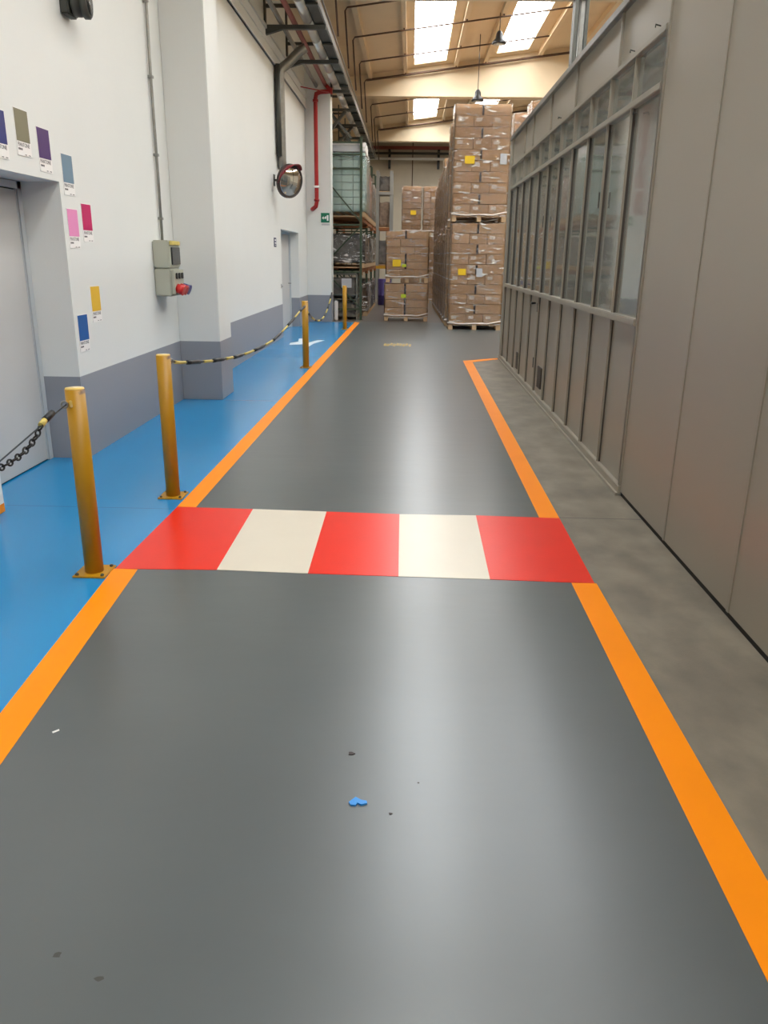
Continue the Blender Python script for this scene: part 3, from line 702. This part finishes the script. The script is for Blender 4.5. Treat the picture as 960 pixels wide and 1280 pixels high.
# doors in the booth: handle, lock, hinges, vents
MB().tube([(BX - .02, 9.80, 1.10), (BX - .07, 9.80, 1.10), (BX - .07, 9.70, 1.10)], .011, 8).build('door_handle', M['lamp'], t)
MB().box(BX - .012, BX + .012, 9.70, 9.74, 1.0, 1.10).build('lock_plate', M['dark_steel'], t)
def vent(y, z0, z1, w):
    MB().box(BX + .0, BX + .012, y - w, y + w, z0, z1).build('vent_grille', M['grille_and_shade'], t)
    b = MB(); z = z0
    while z < z1 - .01: b.box(BX - .006, BX + .002, y - w, y + w, z, z + .008); z += .022
    b.build('louvre', M['grille_and_shade'], t)
vent(9.30, .16, .40, .13); vent(11.3, .12, .34, .10)
for y, z in ((9.66, 1.95), (9.66, .35), (6.86, 2.0)):
    MB().box(BX - .028, BX - .02, y - .012, y + .012, z, z + .12).build('hinge', M['dark_steel'], t)
MB().box(BX + .05, 4.6, YB0, YB1, ZT - .12, ZT - .04).build('roof_panel', M['booth'], t)
MB().box(4.55, 4.6, YB0, YB1, 0, ZT - .12).build('back_wall', M['booth_in'], t)
MB().box(BX + .05, 4.55, YB1 - .05, YB1, 0, ZT - .12).build('end_wall', M['booth'], t)
MB().box(BX + .05, 4.55, YB0, YB0 + .05, 0, ZT - .12).build('end_wall', M['booth'], t)
MB().box(BX + .06, 4.54, 5.30, 5.35, 0, ZT - .12).build('inner_partition', M['white'], t)
# inside things
for i, (x0, x1, y0, y1, h, lab) in enumerate([(2.4, 4.3, 7.4, 8.2, 1.5, 'pale machine cabinet inside the booth behind near glass'), (2.2, 3.0, 9.2, 10.4, 1.9, 'tall grey cabinet inside the booth behind middle glass'), (3.2, 4.4, 11.2, 12.6, 1.4, 'low grey cabinet inside the booth at the far end')]):
    c = thing('machine_cabinet', ((x0 + x1) / 2, (y0 + y1) / 2, 0), lab, 'cabinet', 'cabinets inside the booth')
    MB().box(x0, x1, y0, y1, 0, h, .02).build('body', M['booth_in2'], c)
    MB().box(x0 - .012, x0, y0 + .05, y1 - .05, .1, h - .1, .004).build('door', M['booth_in'], c)
    MB().box(x0 - .03, x0 - .012, y0 + .1, y0 + .14, h / 2, h / 2 + .2, .004).build('handle', M['dark_steel'], c)

# ---------------------------------------------------------------- pallet loads
def pallet_mesh(w, d):
    b = MB(); h = w / 2; e = d / 2
    for x in (-h + .05, 0, h - .05): b.box(x - .05, x + .05, -e, e, 0, .022)
    for x in (-h + .05, 0, h - .05):
        for y in (-e + .07, 0, e - .07): b.box(x - .05, x + .05, y - .07, y + .07, .022, .1)
    for y in (-e + .07, 0, e - .07): b.box(-h, h, y - .07, y + .07, .1, .122)
    for k in range(7):
        x = -h + .05 + k * (w - .1) / 6; b.box(x - .045, x + .045, -e, e, .122, .144)
    return b
PAL = {}; CART = {}
def share(cache, key, name, maker, m, parent):
    if key in cache:
        o = bpy.data.objects.new(name, cache[key]); COL.objects.link(o); o.parent = parent; o['_o'] = parent['_o']; return o
    o = maker().build(name, m, parent, keep=True); cache[key] = o.data; return o
def carton(w, d, h):
    b = MB().box(-w / 2, w / 2, -d / 2, d / 2, 0, h, .006)
    return b
def load(loc, w, d, rows, hb, label, group, cat='pallet of cartons', patt=((3, .4), (2, .6)), dressed=True, labels=True, z0=0., rot=0., name='wrapped_carton_pallet', film=True, tall=None):
    t = thing(name, loc, label, cat, group); t.rotation_euler.z = rot
    t['_o'] = (0, 0, 0)
    share(PAL, (w, d), 'pallet', lambda: pallet_mesh(w, d), M['wood'], t)
    z = .146; cfg = []
    for r in range(rows):
        n = patt[r % len(patt)][0]; cw = (w - .02) / n; nd = 2
        cdp = (d - .02) / nd
        for j in range(nd):
            for i in range(n):
                x = -w / 2 + .01 + cw * (i + .5); y = -d / 2 + .01 + cdp * (j + .5)
                jx = random.uniform(-.004, .004); jy = random.uniform(-.006, .004)
                c = share(CART, (round(cw, 3), round(cdp, 3), hb, (i + r) % 2), 'carton', lambda: carton(cw - .008, cdp - .008, hb - .007), M['carton'] if (i + r) % 2 else M['carton2'], t)
                c.location = (x + jx, y + jy, z)
                if dressed and j == 0:
                    if n == 3 and labels:
                        l_ = share(CART, ('lab', cdp), 'label', lambda: MB().box(-.15, -.03, -cdp / 2 - .004, -cdp / 2 + .003, .10, .175), M['label'], c); l_['label'] = 'white printed label'
                    if n == 2 and i == 1:
                        l_ = share(CART, ('mark', cdp), 'printed_mark', lambda: MB().box(-cw / 2 - .035, -cw / 2 + .012, -cdp / 2 - .005, -cdp / 2 + .003, .0, hb - .02), M['mark'], c)
        # thin seam tape lines along the layer
        z += hb
    if film:
        b = MB(); h0, h1 = .09, z + .012; nx, nz = 14, max(8, int((h1 - h0) * 12))
        per = []
        for i in range(nx): per.append((-w / 2 + w * i / nx, -d / 2))
        for i in range(nx): per.append((w / 2, -d / 2 + d * i / nx))
        for i in range(nx): per.append((w / 2 - w * i / nx, d / 2))
        for i in range(nx): per.append((-w / 2, d / 2 - d * i / nx))
        rr = random.Random(int(loc[0] * 77 + loc[1] * 31 + loc[2] * 13))
        rings = []
        for k in range(nz + 1):
            zz_ = h0 + (h1 - h0) * k / nz
            ring = []
            for (x, y) in per:
                s = 1.012 + rr.uniform(0, .012)
                ring.append(b.bm.verts.new((x * s, y * (1.012 + rr.uniform(0, .014)), zz_ + rr.uniform(-.02, .02) * (0 < k < nz))))
            rings.append(ring)
        n = len(per)
        for a_, b_ in zip(rings, rings[1:]):
            for j in range(n): f = b.bm.faces.new((a_[j], a_[(j + 1) % n], b_[(j + 1) % n], b_[j])); f.smooth = True
        b.build('stretch_film', M['film'], t, keep=True)
        # roped lower edge of the film
        b = MB(); e = w / 2 + .02
        b.tube([(-e, -d / 2 - .02, .16), (-.3, -d / 2 - .025, .135), (0, -d / 2 - .025, .15), (.3, -d / 2 - .02, .14), (e, -d / 2 - .02, .21)], .014, 8)
        b.build('film_rope', M['label'], t, keep=True)
    t['h'] = z
    return t
def sheet(t, name, m, x, z, w, h, d, label=None):
    o = MB().box(x - w / 2, x + w / 2, -d / 2 - .03, -d / 2 - .024, z - h / 2, z + h / 2).build(name, m, t, keep=True)
    if label: o['label'] = label
    return o
G = 'carton pallets in the right-hand row'
# front right stack: face at y=18.9, x .9..2.13
HB = .2215
W_ = 1.22
r1 = load((1.515, 19.32, 0), W_, .8, 10, HB, 'wrapped carton pallet at the bottom of the tall right stack, on the floor', G)
sheet(r1, 'yellow_sheet', M['ylabel'], -.34, 1.30, .18, .14, .8); sheet(r1, 'delivery_sheet', M['greysheet'], .06, 1.29, .14, .19, .8)
r2 = load((1.505, 19.32, 2.39), W_, .8, 10, .2255, 'wrapped carton pallet on top of the tall right stack', G)
sheet(r2, 'yellow_sheet', M['ylabel'], -.26, 1.28, .22, .16, .8); sheet(r2, 'delivery_sheet', M['greysheet'], .48, 1.30, .15, .22, .8)
yy = 20.25
spec = [(9, .2115, 9), (9, .2, 8), (8, .205, 8), (9, .2, 9), (8, .21, 8), (8, .21, 8), (9, .2, 8), (8, .2, 8), (8, .2, 8)]
ords = ['second', 'third', 'fourth', 'fifth', 'sixth', 'seventh', 'eighth', 'ninth', 'tenth']
for i, (na, hb, nb) in enumerate(spec):
    a = load((1.46 - .012 * i, yy, 0), 1.2, .8, na + 1, hb, 'wrapped carton pallet on the floor, %s back in the right-hand row' % ords[i], G, dressed=False)
    load((1.46 - .012 * i, yy, a['h'] + .035), 1.2, .8, nb + (1 if i < 1 else 0), hb, 'upper wrapped carton pallet, %s back in the right-hand row' % ords[i], G, dressed=False)
    yy += .95
# loads standing behind the booth, tops just visible
for i, (x, y, z, n) in enumerate([(3.35, 20.4, 2.3, 12), (3.15, 22.0, 2.3, 12)]):
    a = load((x, y, 0), 1.2, .8, 10, .214, ['wrapped carton pallet hidden low behind the booth, nearer one', 'wrapped carton pallet hidden low behind the booth, farther one'][i], 'carton pallets behind the booth', dressed=False)
    load((x - .05, y, a['h'] + .035), 1.2, .8, n, .215, ['wrapped carton pallet whose top shows above the booth roof edge, nearer one', 'wrapped carton pallet whose top shows above the booth roof edge, farther one'][i], 'carton pallets behind the booth', dressed=False)
# middle stack
m1 = load((-.11, 21.68, 0), 1.14, .8, 4, .2, 'lower wrapped carton pallet of the single stack in the middle of the aisle', 'middle carton stack', patt=((2, .6),))
sheet(m1, 'lime_label', M['glabel'], -.07, .64, .13, .09, .8)
m2 = load((-.10, 21.70, .98), 1.10, .8, 6, .186, 'upper wrapped cartons of the single stack in the middle of the aisle', 'middle carton stack', patt=((3, .4), (2, .6), (2, .6), (3, .4)), labels=False)
sheet(m2, 'yellow_sheet', M['ylabel'], -.27, .48, .22, .17, .8); sheet(m2, 'lime_label', M['glabel'], -.08, .42, .11, .07, .8)
# far stacks at y=30
for i, x in enumerate((-.02, .645)):
    w = .70 if i == 0 else .52
    a = load((x + .0, 30.4, 0), w, .8, 11, .2, ['wrapped carton pallet on the floor at the far aisle end, left', 'wrapped carton pallet on the floor at the far aisle end, right'][i], 'far carton stacks', patt=((2, .6),), dressed=False)
    c = load((x + .0, 30.4, a['h'] + .035), w, .8, 8, .186, ['upper wrapped carton pallet at the far aisle end, left', 'upper wrapped carton pallet at the far aisle end, right'][i], 'far carton stacks', patt=((2, .6),), dressed=False)
    if i == 0: sheet(c, 'yellow_sheet', M['ylabel'], .06, .75, .2, .15, .8)

# ---------------------------------------------------------------- storage rack on the left
RX0, RX1 = -2.42, -1.31
def frame(y, i, zt=4.45):
    t = thing('rack_upright_frame', (RX1, y, 0), ['green rack upright frame facing the viewer beside the far pillar', 'second green rack upright frame along the left aisle', 'third green rack upright frame along the left aisle', 'farthest green rack upright frame along the left aisle'][i], 'rack frame', 'green rack frames')
    for x in (RX0, RX1):
        MB().box(x - .03, x + .03, y - .035, y + .035, .004, zt).build('post', M['rack_green'], t)
        MB().box(x - .07, x + .07, y - .06, y + .06, 0, .008).build('foot_plate', M['rack_green'], t)
    for z in (.28, 1.22, 2.38, 3.71, 4.04, 4.32):
        MB().box(RX0, RX1, y - .02, y + .02, z - .02, z + .02).build('cross_rail', M['rack_green'], t)
    for (a, c) in (((RX1, .30), (RX0 + .2, 1.2)), ((RX0, 1.25), (RX1, 2.36)), ((RX1, 2.45), (RX0, 3.7))):
        MB().bar((a[0], y, a[1]), (c[0], y, c[1]), .035, .03).build('diagonal', M['rack_green'], t)
FY = [21.42, 24.15, 26.9, 29.6]
for i, y in enumerate(FY): frame(y, i, [4.45, 4.3, 4.3, 4.3][i])
n_ = 0
bl = ['nearest', 'second', 'third']
for i in range(3):
    for z, mm, nm in ((1.30, 'rack_orange', 'lower'), (2.56, 'rack_orange', 'upper')):
        for x, sd in ((RX0, 'back'), (RX1 + .0, 'front')):
            o = MB().box(x - .03, x + .03, FY[i] + .04, FY[i + 1] - .04, z - .09, z, .005).box(x - .045, x + .045, FY[i] + .036, FY[i] + .05, z - .16, z + .02).box(x - .045, x + .045, FY[i + 1] - .05, FY[i + 1] - .036, z - .16, z + .02).build('rack_beam', M[mm], None, 'base')
            tag(o, '%s %s rack beam of the %s bay of the green rack' % (nm, sd, bl[i]), 'rack beam', 'rack beams of the green rack')
        for k in range(3):
            yk = FY[i] + .5 + k * .85
            tag(MB().box(RX0, RX1 + .06, yk - .06, yk + .06, z + .001, z + .025).build('deck_board', M['rack_orange'], None, 'base'), 'wooden deck board on the %s level of the %s rack bay, %s' % (nm, bl[i], ['near end', 'middle', 'far end'][k]), 'board', 'rack deck boards')

def blob_box(x0, x1, y0, y1, z0, z1, amp, seed, n=8):
    b = MB(); rr = random.Random(seed)
    r = bmesh.ops.create_cube(b.bm, size=1)
    bmesh.ops.subdivide_edges(b.bm, edges=b.bm.edges[:], cuts=n, use_grid_fill=True)
    for v in b.bm.verts:
        x, y, z = v.co + Vector((.5, .5, .5))
        sag_ = 1 - .1 * (z > .98)
        v.co = Vector((x0 + x * (x1 - x0) + rr.uniform(-amp, amp), y0 + y * (y1 - y0) + rr.uniform(-amp, amp), z0 + z * (z1 - z0) * sag_ + (rr.uniform(-amp, amp) if z > .02 else 0)))
    for f in b.bm.faces: f.smooth = True
    return b
def mini_pallet(x0, x1, y0, y1, z, t):
    b = MB()
    for y in (y0 + .05, (y0 + y1) / 2, y1 - .05): b.box(x0, x1, y - .05, y + .05, z, z + .02); b.box(x0, x0 + .12, y - .05, y + .05, z + .02, z + .1); b.box(x1 - .12, x1, y - .05, y + .05, z + .02, z + .1)
    for k in range(6):
        x = x0 + .05 + k * (x1 - x0 - .1) / 5; b.box(x - .045, x + .045, y0, y1, z + .1, z + .12)
    return b.build('pallet', M['wood'], t)
# mint load (top level, nearest)
z = 2.586
t = thing('mint_carton_pallet', (-1.86, 22.1, z), 'pale mint boxes wrapped on a pallet on the upper rack level beside the far pillar', 'pallet of boxes')
mini_pallet(-2.42, -1.20, 21.5, 22.7, z, t)
for c_ in range(4):
    for s_ in range(3):
        for r_ in range(8):
            x0 = -2.40 + c_ * .295; y0 = 21.52 + s_ * .385; zz_ = z + .122 + r_ * .175
            if s_ in (0,) or c_ == 3:
                MB().box(x0, x0 + .283, y0, y0 + .375, zz_, zz_ + .162, .006).build('box', M['mint'], t)
MB().box(-2.39, -1.50, 21.9, 22.6, z + .122, z + 1.5).build('inner_boxes', M['mint'], t)['kind'] = 'stuff'
blob_box(-2.41, -1.21, 21.49, 22.7, z + 1.53, z + 1.76, .012, 5, 10).build('white_top_sheet', M['card'], t)
b = MB()
blob_box(-2.43, -1.18, 21.47, 22.74, z + .11, z + 1.55, .012, 6, 12).build('stretch_film', M['film_clear'], t)
MB().box(-2.41, -1.30, 21.475, 21.49, z + 1.53, z + 1.68).build('grey_board', M['greysheet'], t)
for k, (y0, y1, z0, z1, mm, lab, nm, cat) in enumerate([
    (22.85, 24.0, 2.586, 4.35, 'card', 'white film wrapped load behind the mint boxes on the upper rack level', 'wrapped_load', 'wrapped load'),
    (24.3, 25.4, 2.586, 3.95, 'pink', 'salmon pink wrapped bundle on the upper rack level of the second bay', 'wrapped_load', 'wrapped load'),
    (25.6, 26.7, 2.586, 3.6, 'sack', 'grey wrapped bundle on the upper rack level of the second bay, far half', 'wrapped_load', 'wrapped load'),
    (27.1, 28.2, 2.586, 3.9, 'sack2', 'brown wrapped bundle on the upper rack level of the third bay', 'wrapped_load', 'wrapped load'),
    (21.55, 22.7, 1.326, 2.25, 'sack', 'dark grey wrapped sacks on the middle rack level beside the far pillar', 'sack_pallet', 'sacks'),
    (22.9, 24.0, 1.326, 2.2, 'sack2', 'brown wrapped bundle on the middle rack level, nearest bay far half', 'sack_pallet', 'sacks'),
    (24.3, 25.4, 1.326, 2.3, 'sack', 'grey wrapped sacks on the middle rack level of the second bay', 'sack_pallet', 'sacks'),
    (25.6, 26.7, 1.326, 2.2, 'card', 'white wrapped bundle on the middle rack level of the second bay', 'sack_pallet', 'sacks'),
    (27.1, 28.2, 1.326, 2.3, 'sack2', 'brown wrapped bundle on the middle rack level of the third bay', 'sack_pallet', 'sacks'),
    (22.9, 24.0, 0, .95, 'sack2', 'brown wrapped bundle on the floor under the rack, nearest bay far half', 'sack_pallet', 'sacks'),
    (24.3, 25.4, 0, .9, 'card', 'white wrapped bundle on the floor under the second rack bay', 'sack_pallet', 'sacks'),
    (25.6, 26.7, 0, .95, 'sack', 'grey wrapped sacks on the floor under the second rack bay', 'sack_pallet', 'sacks'),
    (27.1, 28.2, 0, 1.0, 'sack2', 'brown wrapped bundle on the floor under the third rack bay', 'sack_pallet', 'sacks')]):
    t = thing(nm, (-1.85, (y0 + y1) / 2, z0), lab, cat, 'wrapped loads in the green rack')
    mini_pallet(-2.40, -1.22, y0, y1, z0, t)
    blob_box(-2.36, -1.26, y0 + .03, y1 - .03, z0 + .122, z1 - .04, .035, k + 20, 7).build('load', M[mm], t)
    blob_box(-2.41, -1.22, y0, y1, z0 + .115, z1, .018, k + 50, 8).build('stretch_film', M['film'], t)
# mesh cages
def cage(x0, x1, y0, y1, z0, h, lab):
    t = thing('mesh_cage', ((x0 + x1) / 2, (y0 + y1) / 2, z0), lab, 'cage', 'wire mesh cages in the rack')
    b = MB()
    for x in (x0, x1):
        for y in (y0, y1): b.box(x - .02, x + .02, y - .02, y + .02, z0, z0 + h)
    for z in (z0 + .1, z0 + h):
        for y in (y0, y1): b.box(x0, x1, y - .015, y + .015, z - .015, z + .015)
        for x in (x0, x1): b.box(x - .015, x + .015, y0, y1, z - .015, z + .015)
    b.build('frame', M['mesh_wire'], t)
    b = MB(); n = int((x1 - x0) / .09)
    for i in range(1, n): x = x0 + (x1 - x0) * i / n; b.box(x - .003, x + .003, y0 - .003, y0 + .003, z0 + .1, z0 + h)
    for i in range(1, int(h / .09)): z = z0 + .1 + i * .09; b.box(x0, x1, y0 - .003, y0 + .003, z - .003, z + .003)
    n = int((y1 - y0) / .09)
    for i in range(1, n): y = y0 + (y1 - y0) * i / n; b.box(x1 - .003, x1 + .003, y - .003, y + .003, z0 + .1, z0 + h)
    for i in range(1, int(h / .09)): z = z0 + .1 + i * .09; b.box(x1 - .003, x1 + .003, y0, y1, z - .003, z + .003)
    b.build('wire_mesh', M['mesh_wire'], t)
    blob_box(x0 + .04, x1 - .04, y0 + .04, y1 - .04, z0 + .06, z0 + h * .9, .02, int(y0 * 10), 8).build('contents', M['sack'], t)
cage(-2.38, -1.42, 21.5, 22.6, .0, .52, 'low wire mesh cage on the floor under the nearest rack bay')
cage(-2.38, -1.42, 21.5, 22.6, .54, .62, 'wire mesh cage stacked on the floor cage under the nearest rack bay')
tag(MB().box(-1.81, -1.55, 21.35, 21.37, .83, 1.06).build('white_placard', M['greysheet'], None, 'base'), 'pale placard on the mesh cage just behind the farthest bollard', 'sign')
tag(MB().box(-1.99, -1.90, 21.15, 21.3, 0, .5, .02).build('white_corner_guard', M['card'], None, 'base'), 'white wrapped guard post on the floor at the far pillar foot', 'guard')
tag(MB().lathe((-.92, 28.6, 0), (0, 0, 1), [(.21, 0), (.23, .02), (.23, .3), (.24, .31), (.24, .33), (.23, .34), (.23, .86), (.21, .88), (0, .88)]).build('purple_drum', M['purple'], None, 'base'), 'purple drum standing left behind the middle carton stack', 'drum')
o = MB().box(-1.28, -.7, 29.9, 29.96, 1.2, 1.3).build('yellow_rack_beam', M['rack_yellow'], None, 'base'); tag(o, 'yellow beam beside the middle carton stack at the rack end', 'rack beam')
# grey rack across the far end
t = thing('grey_end_rack', (-.95, 33, 0), 'grey rack with goods at the far end left of the far cartons', 'rack')
for x in (-1.35, -.82):
    for y in (32.6, 33.5): MB().box(x - .06, x + .06, y - .05, y + .05, 0, 4.75).build('post', M['rack_grey'], t)
for z in (1.3, 2.7, 4.0):
    MB().box(-1.35, -.82, 32.56, 32.64, z - .1, z).build('beam', M['rack_orange'] if z < 3 else M['rack_grey'], t)
    MB().box(-1.35, -.82, 33.46, 33.54, z - .1, z).build('beam', M['rack_orange'] if z < 3 else M['rack_grey'], t)
    MB().box(-1.4, -.78, 32.6, 33.5, z + .001, z + .02).build('shelf', M['wood'], t)
for i, (z, h, mm, lab) in enumerate(((4.021, .6, 'sack', 'grey bundle on the top shelf of the grey end rack'), (2.721, 1.0, 'sack2', 'brown bundle on the middle shelf of the grey end rack'), (1.321, 1.0, 'sack', 'grey bundle on the lowest shelf of the grey end rack'))):
    tag(blob_box(-1.3, -.88, 32.7, 33.4, z, z + h, .03, 90 + i, 6).build('wrapped_bundle', M[mm], None, 'base'), lab, 'bundle', 'bundles on the grey end rack')

# ---------------------------------------------------------------- scraps on the floor
b = MB()
b.prism([(-.155, 2.01), (-.135, 2.035), (-.118, 2.022), (-.10, 2.018), (-.098, 2.008), (-.115, 2.0), (-.128, 2.008), (-.132, 1.996), (-.148, 1.998)], 'z', .0012, .007)
tag(b.build('plastic_scrap', M['scrap'], None, 'base'), 'small torn blue plastic scrap on the grey floor in the foreground', 'scrap')
for (x, y, s, lab) in ((-.165, 2.262, .012, 'small dark chip on the grey floor beyond the blue scrap'), (-.025, 1.968, .007, 'tiny dark crumb on the grey floor right of the blue scrap'), (.06, 2.12, .004, 'tiny black speck on the grey floor, right and beyond the blue scrap'), (-.81, 1.43, .011, 'dark smudge on the grey floor near the lower left corner'), (-.685, 1.37, .012, 'second dark smudge on the grey floor near the lower left corner')):
    b = MB(); pts = [(x + s * math.cos(a) * random.uniform(.6, 1.2), y + s * math.sin(a) * random.uniform(.5, .9)) for a in [k * math.pi / 4 for k in range(8)]]
    b.poly(pts, .0012, .0012 + s * (.25 if 'smudge' not in lab else .03)); tag(b.build('dark_chip', M['mark'] if 'smudge' not in lab else M['dark_steel'], None, 'base'), lab, 'debris')
tag(MB().poly([(-1.222, 2.335), (-1.205, 2.352), (-1.2, 2.345), (-1.216, 2.328)], .0012, .003).build('white_chip', M['card'], None, 'base'), 'tiny white paper chip on the grey floor beside the near orange line', 'debris')

for o in bpy.data.objects:
    for k_ in ('_o', 'h'):
        if k_ in o: del o[k_]
